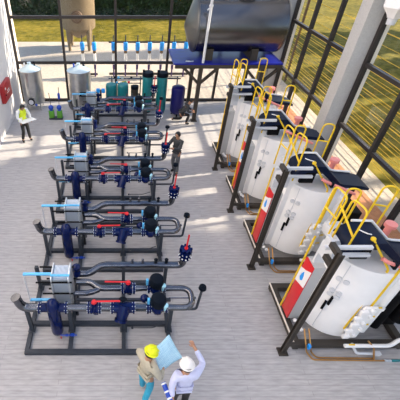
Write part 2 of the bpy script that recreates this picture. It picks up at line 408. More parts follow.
    B(MB().tube([(.25, 4.08, .5), (.7, 4.08, .5), (.95, 4.2, .5)], .011, .05, 8).ball((.25, 4.08, .5), .03, seg=10), 'sensing_line', 'frame')
    return t
sk = skid()
sk_labels = [
    'steel pipe skid with plate heat exchanger, nearest the two people holding plans',
    'steel pipe skid with blue strainer, second from the people with plans',
    'middle one of the five steel pipe skids, two skids before and two behind',
    'steel pipe skid beside the standing dark-haired man, its valve at his hands',
    'farthest steel pipe skid, in front of the short teal tanks and steel drum']
for i, dy in enumerate((0, 2.3, 4.70, 7.24, 9.83)):
    o = sk if i == 0 else copy_tree(sk)
    o.location.y = 4.6 + dy; o['label'] = sk_labels[i]

# ------------------------------------------------------------------ boilers
def boiler():
    t = thing('boiler_unit', (4.9, 4.7, 0), '', 'boiler', 'white boilers along the window wall')
    def B(mb, n, m, p=t, smooth=True): return mb.build(n, m, p, smooth)
    # base frame and posts
    f = MB()
    f.span((3.82, 3.84, .06), (3.96, 5.5, .2)).span((3.96, 3.84, .06), (6.3, 3.98, .2)).span((3.96, 5.36, .06), (6.3, 5.5, .2)).span((6.16, 3.98, .06), (6.3, 5.36, .2))
    for x in (3.89, 6.23):
        for y in (3.91, 5.43): f.span((x - .06, y - .06, 0), (x + .06, y + .06, .06))
    B(f, 'base_frame', 'dframe')
    B(MB().span((3.80, 3.82, .2), (3.83, 5.5, .225)), 'edge_strip', 'jamb')
    p = B(MB().span((3.565, 3.74, .03), (3.595, 3.83, 3.24)).span((3.53, 3.74, .03), (3.63, 3.755, 3.24)).span((3.53, 3.815, .03), (3.63, 3.83, 3.24)), 'post', 'dframe')
    MB().span((3.48, 3.69, 0), (3.68, 3.88, .035)).build('foot_plate', 'dframe', p)
    for z in (3.14, 2.84): MB().span((3.54, 3.83, z), (3.62, 4.06, z + .10)).build('bracket', 'dframe', p)
    B(MB().span((3.6, 3.80, .21), (3.86, 3.86, .30)), 'post_tie', 'dframe')
    # control cabinet
    c = B(MB().span((3.87, 4.46, .26), (4.12, 4.78, 2.06), bev=.008), 'cabinet', 'mgrey')
    MB().span((3.845, 4.455, .28), (3.872, 4.785, 2.04), bev=.006).build('red_panel', 'red', c)
    MB().prism([(4.452, 1.42), (4.788, 1.30), (4.788, 1.72), (4.62, 1.80), (4.452, 1.92)], 'X', 3.838, 3.846).build('white_band', 'white', c)
    MB().prism([(4.58, 1.52), (4.64, 1.46), (4.69, 1.52), (4.68, 1.62), (4.63, 1.74), (4.59, 1.63)], 'X', 3.832, 3.839).build('emblem', 'bright', c)
    MB().cyl((3.84, 4.82, .25), (3.84, 4.82, 2.6), .02, seg=8).build('edge_rail', 'yellow', c)
    # jacketed shell
    B(MB().span((4.1, 4.40, .28), (4.5, 4.80, 2.60), bev=.01), 'side_jacket', 'white')
    q = MB().lathe((4.88, 4.74, 0), [(.66, .26), (.74, .28), (.74, 2.40), (.72, 2.43), (.5, 2.445), (.02, 2.45)], 48)
    for w in q.bm.verts: w.co.y = min(w.co.y, 4.78)      # flat back against the burner side
    sh = B(q, 'shell', 'white')
    def onshell(a, z, r=.745): return Vector((4.88 + r * math.cos(a), 4.74 + r * math.sin(a), z))
    def radial(a): return Matrix.Rotation(a, 3, 'Z')
    a0 = math.radians(222)
    MB().bar(onshell(a0, .34), onshell(a0, 2.40), .008, .012).build('seam', 'lgrey', sh)
    MB().box(onshell(a0 + .045, 1.33, .76), (.04, .05, .27), radial(a0)).box(onshell(a0 - .03, 1.12, .76), (.04, .05, .27), radial(a0)).build('latch', 'black', sh)
    for z in (1.62, 1.50, 1.98):
        for d in (-.09, .09): MB().cyl(onshell(a0 + d + .03, z, .73), onshell(a0 + d + .03, z, .775), .055, seg=14).build('hinge', 'lgrey', sh)
    MB().bar(onshell(math.radians(206), .34, .735), onshell(math.radians(206), 2.38, .735), .02, .03).build('jacket_edge', 'lgrey', sh)
    # white mounting stack at the top left with grey beams
    B(MB().span((4.02, 4.46, 2.62), (4.34, 5.0, 2.84), bev=.01), 'top_box', 'lgrey')
    B(MB().span((3.48, 4.02, 3.08), (4.30, 4.08, 3.14)), 'cross_beam', 'lgrey')
    B(MB().span((3.70, 4.10, 2.80), (4.42, 4.16, 2.86)), 'cross_beam', 'lgrey')
    B(MB().prism([(3.72, 2.3), (4.1, 2.3), (4.1, 2.75), (4.0, 2.9), (3.72, 2.9)], 'Y', 4.40, 4.45), 'gusset', 'lgrey')
    B(MB().span((3.70, 4.08, 2.62), (3.75, 4.40, 3.08)), 'beam_upright', 'lgrey')
    # dark hood
    prof = [(4.04, 2.74), (4.06, 2.86), (4.14, 2.99), (4.30, 3.07), (4.68, 3.06), (5.20, 2.58), (5.30, 2.55), (5.72, 2.51), (5.95, 2.44), (5.95, 2.38), (5.3, 2.46), (5.12, 2.50), (4.64, 2.90), (4.3, 2.90), (4.2, 2.74)]
    hd = B(MB().prism(prof, 'Y', 4.18, 4.74), 'hood', 'hood')
    MB().tube([(x, 4.74, z + .03) for x, z in prof[3:8]], .026, seg=8).build('edge_trim', 'white', hd)
    MB().tube([(4.34, 4.52, 3.07), (4.42, 4.40, 3.09), (4.5, 4.40, 3.07)], .012, seg=8).build('handle', 'white', hd)
    B(MB().span((4.3, 4.32, 2.5), (4.62, 4.7, 2.88)), 'hood_shade_box', 'black')  # black box standing in for the shade in the gap under the hood
    # yellow guard rails
    def hoop(pts, rung=None):
        q = B(MB().tube(pts, .018, .12, 8), 'guard_rail', 'yellow')
        if rung: MB().cyl(*rung, .018, seg=8).build('rung', 'yellow', q)
    hoop([(3.90, 5.01, 2.6), (3.90, 5.01, 3.72), (3.95, 4.67, 3.72), (3.95, 4.67, 2.6)], ((3.90, 5.0, 3.2), (3.95, 4.68, 3.2)))
    hoop([(4.08, 4.91, 2.6), (4.08, 4.91, 3.74), (4.28, 4.83, 3.74), (4.28, 4.83, 2.6)])
    hoop([(4.02, 4.63, 2.6), (4.02, 4.63, 3.72), (4.09, 4.28, 3.72), (4.09, 4.28, 2.6)])
    hoop([(4.75, 4.97, 2.6), (4.75, 4.97, 3.75), (4.98, 4.90, 3.75), (4.98, 4.90, 2.6)], ((4.75, 4.97, 3.3), (4.98, 4.90, 3.3)))
    B(MB().cyl((3.93, 4.72, 3.5), (4.10, 4.30, 3.1), .02, seg=8), 'brace_rail', 'yellow')
    # ladder at the front
    B(MB().tube([(4.40, 4.22, 3.14), (4.88, 4.06, 2.50), (4.80, 3.99, .62)], .02, .05, 8).ball((4.4, 4.22, 3.14), .045, seg=10), 'swing_rail', 'yellow')
    ld = B(MB().cyl((5.03, 4.01, .55), (5.03, 4.01, 2.62), .022, seg=8), 'ladder', 'yellow')
    for z in (.72, 1.02, 1.34): MB().cyl((5.03, 4.01, z), (5.30, 4.03, z), .018, seg=8).build('rung', 'yellow', ld)
    # nozzle manifold on the shell's front
    nz = B(MB().span((4.84, 3.90, .40), (5.10, 3.96, 1.50), bev=.01), 'nozzle_plate', 'white')
    for k, z in enumerate((.5, .72, .95, 1.18, 1.4)):
        MB().box((4.83 - .03 * (k % 2), 3.88, z), (.14, .07, .10), bev=.015).build('nozzle', 'white', nz)
        MB().cyl((4.98 + .05 * (k % 2), 3.91, z + .06), (4.98 + .05 * (k % 2), 3.84, z + .06), .04, seg=12).build('nozzle_cap', 'white', nz)
    MB().bar((4.88, 3.74, .40), (5.0, 3.74, .40), .03).build('tap_handle', 'yellow', nz)
    # right hand pipes and pump set
    B(MB().tube([(5.36, 4.14, .34), (5.36, 4.14, 2.45)], .09, seg=16).cyl((5.36, 4.14, 2.2), (5.36, 4.14, 2.25), .11).cyl((5.36, 4.14, 1.2), (5.36, 4.14, 1.24), .11), 'flue_pipe', 'white')
    B(MB().tube([(4.62, 4.06, 2.81), (4.7, 4.02, 2.77), (5.53, 4.02, 2.40)], .036, .05, 12), 'salmon_pipe', 'pink')
    B(MB().box((4.88, 4.02, 2.68), (.05, .10, .14)), 'pipe_clamp', 'motor')
    B(MB().cyl((5.48, 5.1, 2.2), (5.48, 5.1, 2.62), .065).cyl((5.48, 5.1, 2.60), (5.48, 5.1, 2.68), .115), 'vent_stub', 'pink')
    pm = B(MB().span((5.72, 4.3, .25), (6.25, 5.2, 1.55), bev=.02).cyl((5.66, 4.22, .4), (5.66, 4.22, 1.6), .11).cyl((6.02, 4.2, .7), (6.02, 4.2, 1.2), .16), 'pump_set', 'black')
    MB().box((6.0, 4.03, 1.25), (.07, .05, .06)).box((6.06, 4.03, 1.15), (.03, .05, .14)).build('pump_label', 'white', pm)
    B(MB().tube([(4.80, 3.74, .36), (5.78, 3.74, .36), (5.9, 3.78, .55), (6.3, 3.8, .62)], .042, .1, 10), 'feed_pipe', 'white')
    B(MB().tube([(5.0, 3.8, .34), (5.1, 3.68, .16), (5.5, 3.68, .14)], .03, .06, 10).box((5.56, 3.68, .14), (.14, .08, .08)), 'drain_hose', 'lgrey')
    B(MB().tube([(5.3, 3.80, .45), (5.42, 3.7, .34), (5.50, 3.60, .03)], .018, .05, 8), 'sample_line', 'copper')
    # copper lines on the floor
    for k in (0, 1):
        B(MB().tube([(4.02 + .1 * k, 4.06, .5), (4.02 + .1 * k, 3.80, .28), (4.10 + .1 * k, 3.76, .04), (4.18 + .1 * k, 3.60 + .05 * k, .022), (5.75 - .25 * k, 3.58 + .05 * k, .022)], .017, .06, 8), 'copper_line', 'copper')
    B(MB().box((4.09, 3.78, .25), (.05, .07, .12)), 'line_valve', 'bright')
    B(MB().cyl((5.72, 3.58, .03), (5.86, 3.58, .03), .03, seg=10), 'line_coupling', 'galv')
    B(MB().cyl((5.87, 3.58, .03), (6.05, 3.58, .03), .028, seg=10), 'line_plug', 'teal')
    for p in ((4.0, 4.25, .32), (4.02, 4.12, .36), (3.98, 4.36, .34)): B(MB().ball(p, .045, seg=10), 'drain_valve', 'white')
    return t
bo = boiler()
bo_labels = [
    'white jacketed boiler nearest the camera, red panel with blue emblem, yellow ladder',
    'white jacketed boiler directly behind the nearest boiler, red panel half shown',
    'white jacketed boiler third from the camera, directly in front of the farthest boiler',
    'farthest white jacketed boiler, closest to the big steel tank']
for i, dy in enumerate((0, 2.39, 4.74, 7.16)):
    o = bo if i == 0 else copy_tree(bo)
    o.location.y = 4.7 + dy; o['label'] = bo_labels[i]

# ------------------------------------------------------------------ tank on its stand
ts = thing('tank_stand', (4.5, 15.9, 0), 'brown steel stand with glossy blue deck carrying the horizontal tank', 'stand')
MB().span((2.22, 14.92, 2.60), (6.85, 17.0, 2.66)).build('deck', 'deck', ts)
MB().span((2.3, 14.93, 2.44), (6.85, 15.05, 2.60)).span((2.3, 16.85, 2.44), (6.85, 16.97, 2.60)).build('edge_beam', 'dframe', ts)
for k in range(9):
    x = 2.45 + k * .53
    MB().span((x, 15.05, 2.48), (x + .08, 16.85, 2.6)).build('joist', 'deepblue', ts)
for x in (3.42, 6.05):
    for y in (15.0, 16.85):
        MB().span((x - .08, y - .08, 0), (x + .08, y + .08, 2.44)).span((x - .14, y - .14, 0), (x + .14, y + .14, .03)).build('leg', 'dframe', ts)
        for s in (-1, 1): MB().bar((x, y, 1.75), (x + s * .72, y, 2.44), .11).build('brace', 'dframe', ts)
for x in (3.78, 5.7):
    MB().prism([(15.3, 2.66), (16.9, 2.66), (16.8, 3.1), (16.5, 2.9), (16.1, 2.83), (15.7, 2.9), (15.35, 3.12)], 'X', x - .14, x + .14).build('saddle', 'dframe', ts)
tk = thing('horizontal_tank', (4.9, 15.9, 2.9), 'large polished steel horizontal tank lying on the blue deck', 'tank')
R = 1.04; zc = 3.88
MB().lathe((0, 16.1, zc), [(R, 3.12), (R, 6.75)], 64, 'X').build('barrel', 'tank', tk)
MB().lathe((0, 16.1, zc), [(.04, 2.70), (.12, 2.71), (R - .04, 3.04), (R + .012, 3.1), (R + .012, 3.16)], 64, 'X').build('end_cap', 'tankend', tk)
MB().lathe((0, 16.1, zc), [(R + .012, 6.7), (R + .01, 6.74), (.9, 6.80), (.5, 6.86), (.04, 6.88)], 64, 'X').build('end_cap', 'tankend', tk)
MB().cyl((5.2, 16.1, 4.95), (5.2, 16.1, 5.2), .28).cyl((5.2, 16.1, 5.2), (5.2, 16.1, 5.25), .34).build('manway', 'tankend', tk)
tag(MB().cyl((3.47, 14.99, 2.665), (3.47, 14.99, 5.1), .055).cyl((3.47, 14.99, 4.78), (3.47, 14.99, 4.84), .08).cyl((3.34, 14.97, 4.66), (3.47, 14.99, 4.76), .03).build('standpipe', 'lgrey'), 'pale grey standpipe upright on the blue deck before the steel tank', 'pipe')
tag(MB().tube([(2.75, 15.1, 2.695), (2.95, 15.08, 2.695), (3.08, 15.12, 2.695)], .03, .05, 8).build('nozzle_spout', 'galv'), 'small silver spout on the left end of the blue deck', 'spout')
tag(MB().span((5.98, 15.35, 2.665), (6.25, 15.42, 2.76)).build('name_plate', 'galv'), 'small silver plate on the right side of the blue deck', 'plate')

# ------------------------------------------------------------------ drums
def drum(x, y, r, label, gauge):
    t = thing('steel_drum', (x, y, 0), label, 'drum', 'steel drums along the back glass')
    MB().lathe((x, y, 0), [(r * .96, .34), (r, .36), (r, 1.86), (r + .02, 1.87), (r + .02, 1.90), (r, 1.91)], 40).build('body', 'drum', t)
    l = MB().lathe((x, y, 0), [(r, 1.91), (r * .5, 2.05), (.09, 2.14), (.09, 2.22), (.02, 2.23)], 40).build('lid', 'lid', t)
    MB().cyl((x - .2, y - .1, 2.0), (x - .2, y - .1, 2.22), .04, seg=10).build('cap', 'blue' if not gauge else 'bolt', l)
    MB().cyl((x + .22, y + .05, 2.0), (x + .22, y + .05, 2.24), .035, seg=10).build('cap', 'motor', l)
    for k in range(4):
        a = PI / 4 + k * PI / 2
        MB().cyl((x + r * .9 * math.cos(a), y + r * .9 * math.sin(a), 0), (x + r * .9 * math.cos(a), y + r * .9 * math.sin(a), .5), .03, seg=8).build('leg', 'drum', t)
    if gauge:
        q = MB().lathe((x - .05, y - r - .02, .52), [(.13, 0), (.17, -.02), (.17, -.05), (.13, -.06)], 20, 'Y').build('gauge_ring', 'motor', t)
        MB().cyl((x - .05, y - r - .09, .52), (x - .05, y - r + .0, .52), .12, seg=20).build('gauge_face', 'lgrey', t)
        MB().ball((x + .16, y - r - .02, .36), .06, seg=10).build('tap', 'blue', t)
    else:
        MB().ball((x + .06, y - r, .9), .05, seg=10).build('tap', 'motor', t)
drum(-4.28, 16.45, .50, 'steel drum with round black gauge beside the left wall', True)
drum(-1.98, 16.35, .54, 'steel drum with pale blue cone lid behind the farthest pipe skid', False)

# ------------------------------------------------------------------ teal tanks, vessels
def teal_short(x, label):
    t = thing('teal_tank', (x, 16.2, 0), label, 'tank', 'short teal tanks')
    MB().lathe((x, 16.2, 0), [(.16, .12), (.24, .16), (.265, .24), (.265, 1.2), (.255, 1.26), (.22, 1.3), (.02, 1.31)], 28).build('body', 'teal', t)
    MB().lathe((x, 16.2, 0), [(.2, 0), (.2, .14), (.1, .16)], 20).build('base_ring', 'motor', t)
teal_short(-.47, 'short teal tank with flat top, left one of the pair behind the skids')
teal_short(.09, 'short teal tank with flat top, right one of the pair by the canister')
def teal_tall(x, y, label):
    t = thing('teal_tank', (x, y, 0), label, 'tank', 'tall teal tanks with black caps')
    MB().lathe((x, y, 0), [(.15, .02), (.22, .06), (.245, .15), (.245, 1.72), (.22, 1.8)], 28).build('body', 'teal', t)
    c = MB().lathe((x, y, 0), [(.235, 1.74), (.265, 1.76), (.265, 1.86), (.24, 1.94), (.05, 1.95)], 24).build('cap', 'motor', t)
    MB().box((x - .2, y, 1.98), (.1, .1, .1)).build('valve_knob', 'motor', c)
    MB().lathe((x, y, 0), [(.2, 0), (.2, .05), (.15, .06)], 20).build('base_ring', 'motor', t)
teal_tall(1.25, 16.0, 'tall teal tank with black cap, left one next to the grey canister')
teal_tall(1.92, 15.95, 'tall teal tank with black cap, right one behind the red valve lever')
g = thing('filter_canister', (.66, 16.25, 0), 'small brown grey filter canister between short and tall teal tanks', 'canister')
MB().lathe((.66, 16.25, 0), [(.17, .02), (.18, .06), (.18, 1.05), (.15, 1.08)], 20).build('body', 'dframe', g)
MB().lathe((.66, 16.25, 0), [(.19, 1.06), (.19, 1.18), (.06, 1.2)], 20).build('lid', 'motor', g)
v = thing('pressure_vessel', (2.66, 15.6, 0), 'dark indigo upright pressure vessel beside the crouching person', 'vessel')
MB().lathe((2.66, 15.6, 0), [(.2, .1), (.28, .16), (.315, .26), (.315, 1.28), (.29, 1.38), (.2, 1.43), (.02, 1.44)], 32).build('body', 'deepblue', v)
for k in range(3):
    a = k * 2.1 + .5; MB().cyl((2.66 + .24 * math.cos(a), 15.6 + .24 * math.sin(a), 0), (2.66 + .24 * math.cos(a), 15.6 + .24 * math.sin(a), .2), .035, seg=8).build('leg', 'motor', v)
# dosing unit
d = thing('dosing_pump', (-.96, 15.95, 0), 'small dosing pump with two bright blue heads beside the short teal tanks', 'pump')
MB().cyl((-.96, 15.95, 0), (-.96, 15.95, 1.0), .04).cyl((-.96, 15.95, 0), (-.96, 15.95, .03), .14).ball((-.98, 15.9, .55), .1).build('stand', 'navy', d)
for s in (-1, 1): MB().box((-.96 + s * .12, 15.92, 1.08), (.17, .16, .18), bev=.02).build('head', 'bright', d)
MB().box((-.96, 15.95, 1.06), (.12, .1, .1)).build('bracket', 'copper', d)
# valve rack by the glass
vr = thing('valve_rack', (.2, 16.75, 0), 'thin valve rack with small coloured handles behind the short teal tanks', 'rack')
MB().cyl((-.6, 16.75, 1.35), (2.9, 16.75, 1.35), .035).cyl((-.5, 16.75, 1.12), (1.0, 16.75, 1.12), .025).build('pipe', 'steel', vr)
for x in (-.45, .95, 2.75): MB().cyl((x, 16.75, 0), (x, 16.75, 1.45), .03).build('post', 'steel', vr)
for k, (x, z, c) in enumerate(((-.3, 1.42, 'motor'), (-.12, 1.42, 'sky'), (.06, 1.40, 'galv'), (.22, 1.2, 'green'), (.1, 1.2, 'yellow'), (.38, 1.2, 'red'), (-.2, 1.18, 'sky'), (.5, 1.42, 'motor'))):
    MB().box((x, 16.7, z), (.11, .06, .08), bev=.01).build('handle', c, vr)
# green pump set on the floor
gp = thing('twin_pump_set', (-3.08, 15.25, 0), 'twin blue pumps on a small green base near the left drum', 'pump')
MB().span((-3.4, 15.08, 0), (-2.76, 15.32, .07)).build('base_plate', 'frame', gp)
for x in (-3.27, -2.89):
    MB().span((x - .12, 15.1, .07), (x + .12, 15.3, .42), bev=.02).build('pump_body', 'green', gp)
    MB().ball((x, 15.2, .56), .12).cyl((x, 15.2, .4), (x, 15.2, .55), .08).build('motor', 'blue', gp)
MB().cyl((-3.27, 15.25, .6), (-3.3, 15.25, 1.25), .015, seg=8).build('pipe', 'steel', gp)
MB().cyl((-2.89, 15.25, .6), (-2.83, 15.25, 1.5), .015, seg=8).build('pipe', 'steel', gp)
MB().lathe((-2.85, 15.25, 0), [(.03, .95), (.06, .98), (.06, 1.2), (.03, 1.24)], 12).build('valve', 'blue', gp)

# ------------------------------------------------------------------ outdoor riser racks and silo
def riser(x, t, y=20.8):
    MB().cyl((x, y, 0), (x, y, .8), .045, seg=10).box((x, y, .58), (.13, .12, .3), bev=.02).build('lower_fitting', 'purple', t)
    MB().cyl((x, y, .72), (x, y, 1.36), .085, seg=12).build('white_body', 'white', t)
    MB().cyl((x, y, 1.34), (x, y, 1.54), .09, seg=12).build('collar', 'rust', t)
    MB().lathe((x, y, 0), [(.10, 1.50), (.125, 1.54), (.125, 1.90), (.1, 1.94)], 16).build('blue_cap', 'bright', t)
    MB().cyl((x, y, 1.92), (x, y, 2.3), .03, seg=8).build('stem', 'frame', t)
xs = [-.43 + .69 * k for k in range(7)]
rr = thing('riser_rack', (1.6, 20.8, 0), 'outdoor rack of seven white risers with bright blue caps behind the glass', 'rack')
MB().cyl((-.7, 20.88, 1.92), (4.0, 20.88, 1.92), .05).build('top_rail', 'dframe', rr)
MB().cyl((-.7, 20.9, .12), (4.0, 20.9, .12), .07).build('bottom_rail', 'dframe', rr)
for x in xs: riser(x, rr)
r2 = thing('riser_pair', (-1.87, 20.8, 0), 'outdoor pair of white risers with blue caps in front of the silo', 'rack')
for x in (-2.21, -1.53): riser(x, r2)
MB().cyl((-2.35, 20.9, .1), (-1.4, 20.9, .1), .06).build('bottom_rail', 'dframe', r2)
si = thing('silo', (-2.95, 26.6, 0), 'tall weathered beige silo with round manhole standing outside on legs', 'silo')
MB().lathe((-2.95, 26.6, 0), [(.3, .75), (1.1, 1.35), (1.15, 1.45), (1.15, 6.6), (1.0, 6.9), (.1, 7.4)], 40).build('body', 'silo', si)
MB().lathe((-2.95, 26.6, 2.25), [(.36, -1.2), (.40, -1.16), (.40, -1.05)], 28, 'Y').cyl((-2.95, 25.3, 2.25), (-2.95, 25.45, 2.25), .3).build('manhole', 'rust', si)
for k in range(4):
    a = PI / 4 + k * PI / 2; x, y = -2.95 + .98 * math.cos(a), 26.6 + .98 * math.sin(a)
    MB().cyl((x, y, 0), (x, y, 1.7), .10, .2, 12).build('leg', 'silo', si)

# ------------------------------------------------------------------ wall items
hc = thing('hose_cabinet', (XL + .08, 14.65, 1.6), 'red fire hose cabinet mounted on the left wall', 'cabinet')
MB().span((XL + .005, 14.1, 1.22), (XL + .16, 15.25, 1.98), bev=.01).build('body', 'dred', hc)
MB().span((XL + .16, 14.16, 1.27), (XL + .185, 15.19, 1.93), bev=.006).build('door', 'dred', hc)
MB().span((XL + .184, 14.55, 1.62), (XL + .19, 14.85, 1.66)).span((XL + .184, 14.5, 1.54), (XL + .19, 14.9, 1.57)).span((XL + .184, 14.3, 1.75), (XL + .19, 14.42, 1.83)).build('marking', 'paper', hc)
MB().cyl((XL + .18, 14.25, 1.55), (XL + .22, 14.25, 1.55), .03, seg=10).build('latch', 'motor', hc)
fl = thing('floodlight', (7.0, 9.75, 5.6), 'white floodlight high on the right, cut off by the frame corner', 'light')
MB().lathe((6.93, 9.75, 5.5), [(.16, -.02), (.20, .05), (.36, .22), (.36, .6), (.2, .75)], 6).build('housing', 'white', fl)
MB().cyl((6.93, 9.75, 5.32), (6.93, 9.75, 5.5), .1, .12, 12).build('lens', 'lgrey', fl)
MB().bar((7.0, 9.75, 5.9), (XR - .06, 9.75, 5.95), .08).build('arm', 'white', fl)
MB().span((XR - .1, 9.6, 5.8), (XR - .06, 9.9, 6.05)).build('mount', 'white', fl)

# ------------------------------------------------------------------ people
def skin_obj(name, m, chains, parent, loc):
    me = bpy.data.meshes.new(name); bm = bmesh.new(); lay = bm.verts.layers.skin.verify()
    for ch in chains:                     # ch: (dict name->(pos, radius or (rx,ry)), edges, root)
        vs = {}
        for k, (p, r) in ch[0].items():
            v = bm.verts.new(Vector(p)); v[lay].radius = r if isinstance(r, tuple) else (r, r); vs[k] = v
            v[lay].use_root = (k == ch[2])
        for a, b in ch[1]: bm.edges.new((vs[a], vs[b]))
    bm.to_mesh(me); bm.free()
    o = bpy.data.objects.new(name, me); COL.objects.link(o)
    o.modifiers.new('s', 'SKIN').use_smooth_shade = True
    o.modifiers.new('u', 'SUBSURF').levels = 2
    dg = bpy.context.evaluated_depsgraph_get(); dg.update()
    nm = bpy.data.meshes.new_from_object(o.evaluated_get(dg)); o.modifiers.clear(); o.data = nm; bpy.data.meshes.remove(me)
    nm.shade_smooth(); nm.materials.clear(); nm.materials.append(M[m])
    o.parent = parent
    return o
def person(loc, rz, J, label, top, legs, boots, hat=None, hair=True, sleeves=True, vest=None, hatmat=None):
    """J: joint positions in the person's own frame, x right, y forward, z up"""
    t = thing('person', loc, label, 'person'); t.rotation_euler.z = rz
    V = {k: Vector(p) for k, p in J.items()}
    up = (V['head'] - V['neck']).normalized()
    rad = dict(pelvis=(.12, .09), waist=(.11, .085), chest=(.12, .09), neck=.055, chin=.07, head=.088, crown=.07)
    for s in 'lr': rad.update({'sh' + s: .062, 'el' + s: .043, 'wr' + s: .03, 'ha' + s: .036, 'hip' + s: .088, 'kn' + s: .06, 'an' + s: .042, 'toe' + s: .036})
    V['chin'] = V['neck'].lerp(V['head'], .45); V['crown'] = V['head'] + up * .09
    for s in 'lr': V['ha' + s] = V['wr' + s] + (V['wr' + s] - V['el' + s]).normalized() * .07
    edges = [('pelvis', 'waist'), ('waist', 'chest'), ('chest', 'neck'), ('neck', 'chin'), ('chin', 'head'), ('head', 'crown')]
    for s in 'lr': edges += [('chest', 'sh' + s), ('sh' + s, 'el' + s), ('el' + s, 'wr' + s), ('wr' + s, 'ha' + s), ('pelvis', 'hip' + s), ('hip' + s, 'kn' + s), ('kn' + s, 'an' + s), ('an' + s, 'toe' + s)]
    chains = [({k: (V[k], rad[k]) for k in rad}, edges, 'pelvis')]
    face = V['head'] * 0 + (V['face'] if 'face' in V else Vector((0, 1, 0)))
    side = up.cross(face).normalized() * -1
    # fingers and thumb, rooted in each palm
    for s in 'lr':
        d = (V['wr' + s] - V['el' + s]).normalized(); w = d.cross(Vector((0, 0, 1)))
        w = w.normalized() if w.length > .1 else Vector((1, 0, 0)); dn = w.cross(d).normalized()
        if dn.z > 0: dn = -dn
        for k in range(4):
            o = w * (-.03 + .02 * k); L = (.075, .085, .08, .062)[k]; b0 = V['ha' + s] + o
            chains.append(({'a': (b0 - d * .01, .010), 'b': (b0 + d * L * .55, .009), 'c': (b0 + d * L * .85 + dn * L * .4, .008)}, [('a', 'b'), ('b', 'c')], 'a'))
        b0 = V['ha' + s] - w * .03 - d * .03
        chains.append(({'a': (b0, .012), 'b': (b0 - w * .03 + d * .03, .010), 'c': (b0 - w * .03 + d * .06 + dn * .01, .009)}, [('a', 'b'), ('b', 'c')], 'a'))
    # nose and ears
    hd = V['head']
    chains.append(({'a': (hd + face * .07, .018), 'b': (hd + face * .105 - up * .02, .016)}, [('a', 'b')], 'a'))
    for sg in (-1, 1): chains.append(({'a': (hd + side * sg * .075 + up * .015, .016), 'b': (hd + side * sg * .09 - up * .025, .013)}, [('a', 'b')], 'a'))
    skin_obj('body', 'skin', chains, t, loc)
    for sg in (-1, 1):
        MB().ball(hd + face * .082 + side * sg * .032 + up * .015, .011, seg=8).build('eye', 'motor', None).parent = t
    # clothes
    g = .014
    def grow(k, e=g): r = rad[k]; return (r[0] + e, r[1] + e) if isinstance(r, tuple) else r + e
    tk = {k: (V[k], grow(k, .03)) for k in ('pelvis', 'waist', 'chest')}
    tk['yoke'] = (V['chest'].lerp(V['neck'], .5), (.14, .10)); tk['collar'] = (V['chest'].lerp(V['neck'], .82), .075)
    tk['hem'] = (V['pelvis'] - (V['waist'] - V['pelvis']) * -.5, (.145, .114)); tk['pelvis'] = (V['pelvis'].lerp(V['waist'], .75), (.145, .114))
    te = [('hem', 'pelvis'), ('pelvis', 'waist'), ('waist', 'chest'), ('chest', 'yoke'), ('yoke', 'collar')]
    for s in 'lr':
        tk['sh' + s] = (V['sh' + s], .078); te.append(('yoke', 'sh' + s))
        tk['el' + s] = (V['el' + s], .062); te.append(('sh' + s, 'el' + s))
        tk['cu' + s] = (V['el' + s].lerp(V['wr' + s], .88), .046); te.append(('el' + s, 'cu' + s))
    skin_obj('shirt', top, [(tk, te, 'pelvis')], t, loc)
    if vest:
        vk = {'waist': (V['waist'], (.175, .135)), 'chest': (V['chest'], (.19, .145)), 'yoke': (V['chest'].lerp(V['neck'], .5), (.165, .13))}
        vk['low'] = (V['pelvis'].lerp(V['waist'], .1), (.178, .138)); vk['collar'] = (V['chest'].lerp(V['neck'], .8), .085)
        ve = [('low', 'waist'), ('waist', 'chest'), ('chest', 'yoke'), ('yoke', 'collar')]
        for s in 'lr': vk['sh' + s] = (V['sh' + s].lerp(V['chest'], .22), .10); ve.append(('yoke', 'sh' + s))
        skin_obj('vest', vest, [(vk, ve, 'waist')], t, loc)
    ax = (V['waist'] - V['pelvis']); lk = {'pelvis': (V['pelvis'] - ax * .15, (.135, .105)), 'top': (V['pelvis'] + ax * .7, (.128, .10))}; le = [('pelvis', 'top')]
    for s in 'lr':
        lk['hip' + s] = (V['hip' + s].lerp(V['kn' + s], .22), .092); lk['kn' + s] = (V['kn' + s], .074); lk['cf' + s] = (V['kn' + s].lerp(V['an' + s], .98), .064)
        le += [('pelvis', 'hip' + s), ('hip' + s, 'kn' + s), ('kn' + s, 'cf' + s)]
    skin_obj('trousers', legs, [(lk, le, 'pelvis')], t, loc)
    for s in 'lr':
        a = V['an' + s]; e = V['toe' + s]
        skin_obj('shoe', boots, [({'a': (a - (e - a) * .25 - Vector((0, 0, .02)), .05), 'b': (a.lerp(e, .5) - Vector((0, 0, .01)), .05), 'c': (e + (e - a) * .12, .045)}, [('a', 'b'), ('b', 'c')], 'a')], t, loc)
    q = Vector((0, 0, 1)).rotation_difference(up).to_matrix().to_4x4()
    if hat:
        b = MB(); b.lathe((0, 0, 0), [(.130, .0), (.132, .012), (.112, .02), (.109, .05), (.092, .088), (.052, .114), (.01, .12)], 28)
        b.box((0, 0, .116), (.026, .16, .016), bev=.006).box((0, .12, .008), (.13, .07, .012), bev=.004)
        fr = Matrix.Translation(hd + up * .035) @ q
        bmesh.ops.transform(b.bm, matrix=fr, verts=b.bm.verts)
        b.build('hard_hat', hat, None).parent = t
    if hair:
        b = MB(); b.ball((0, 0, 0), .108, (.93, 1.0, 1.0), 20)
        for v in list(b.bm.verts):
            if v.co.y > .045 and v.co.z < .055: v.co.y = .045
            if v.co.z < -.06: v.co.z = -.06
        bmesh.ops.transform(b.bm, matrix=Matrix.Translation(hd + up * .03 - face * .012) @ q, verts=b.bm.verts)
        b.build('hair', 'hair', None).parent = t
    return t

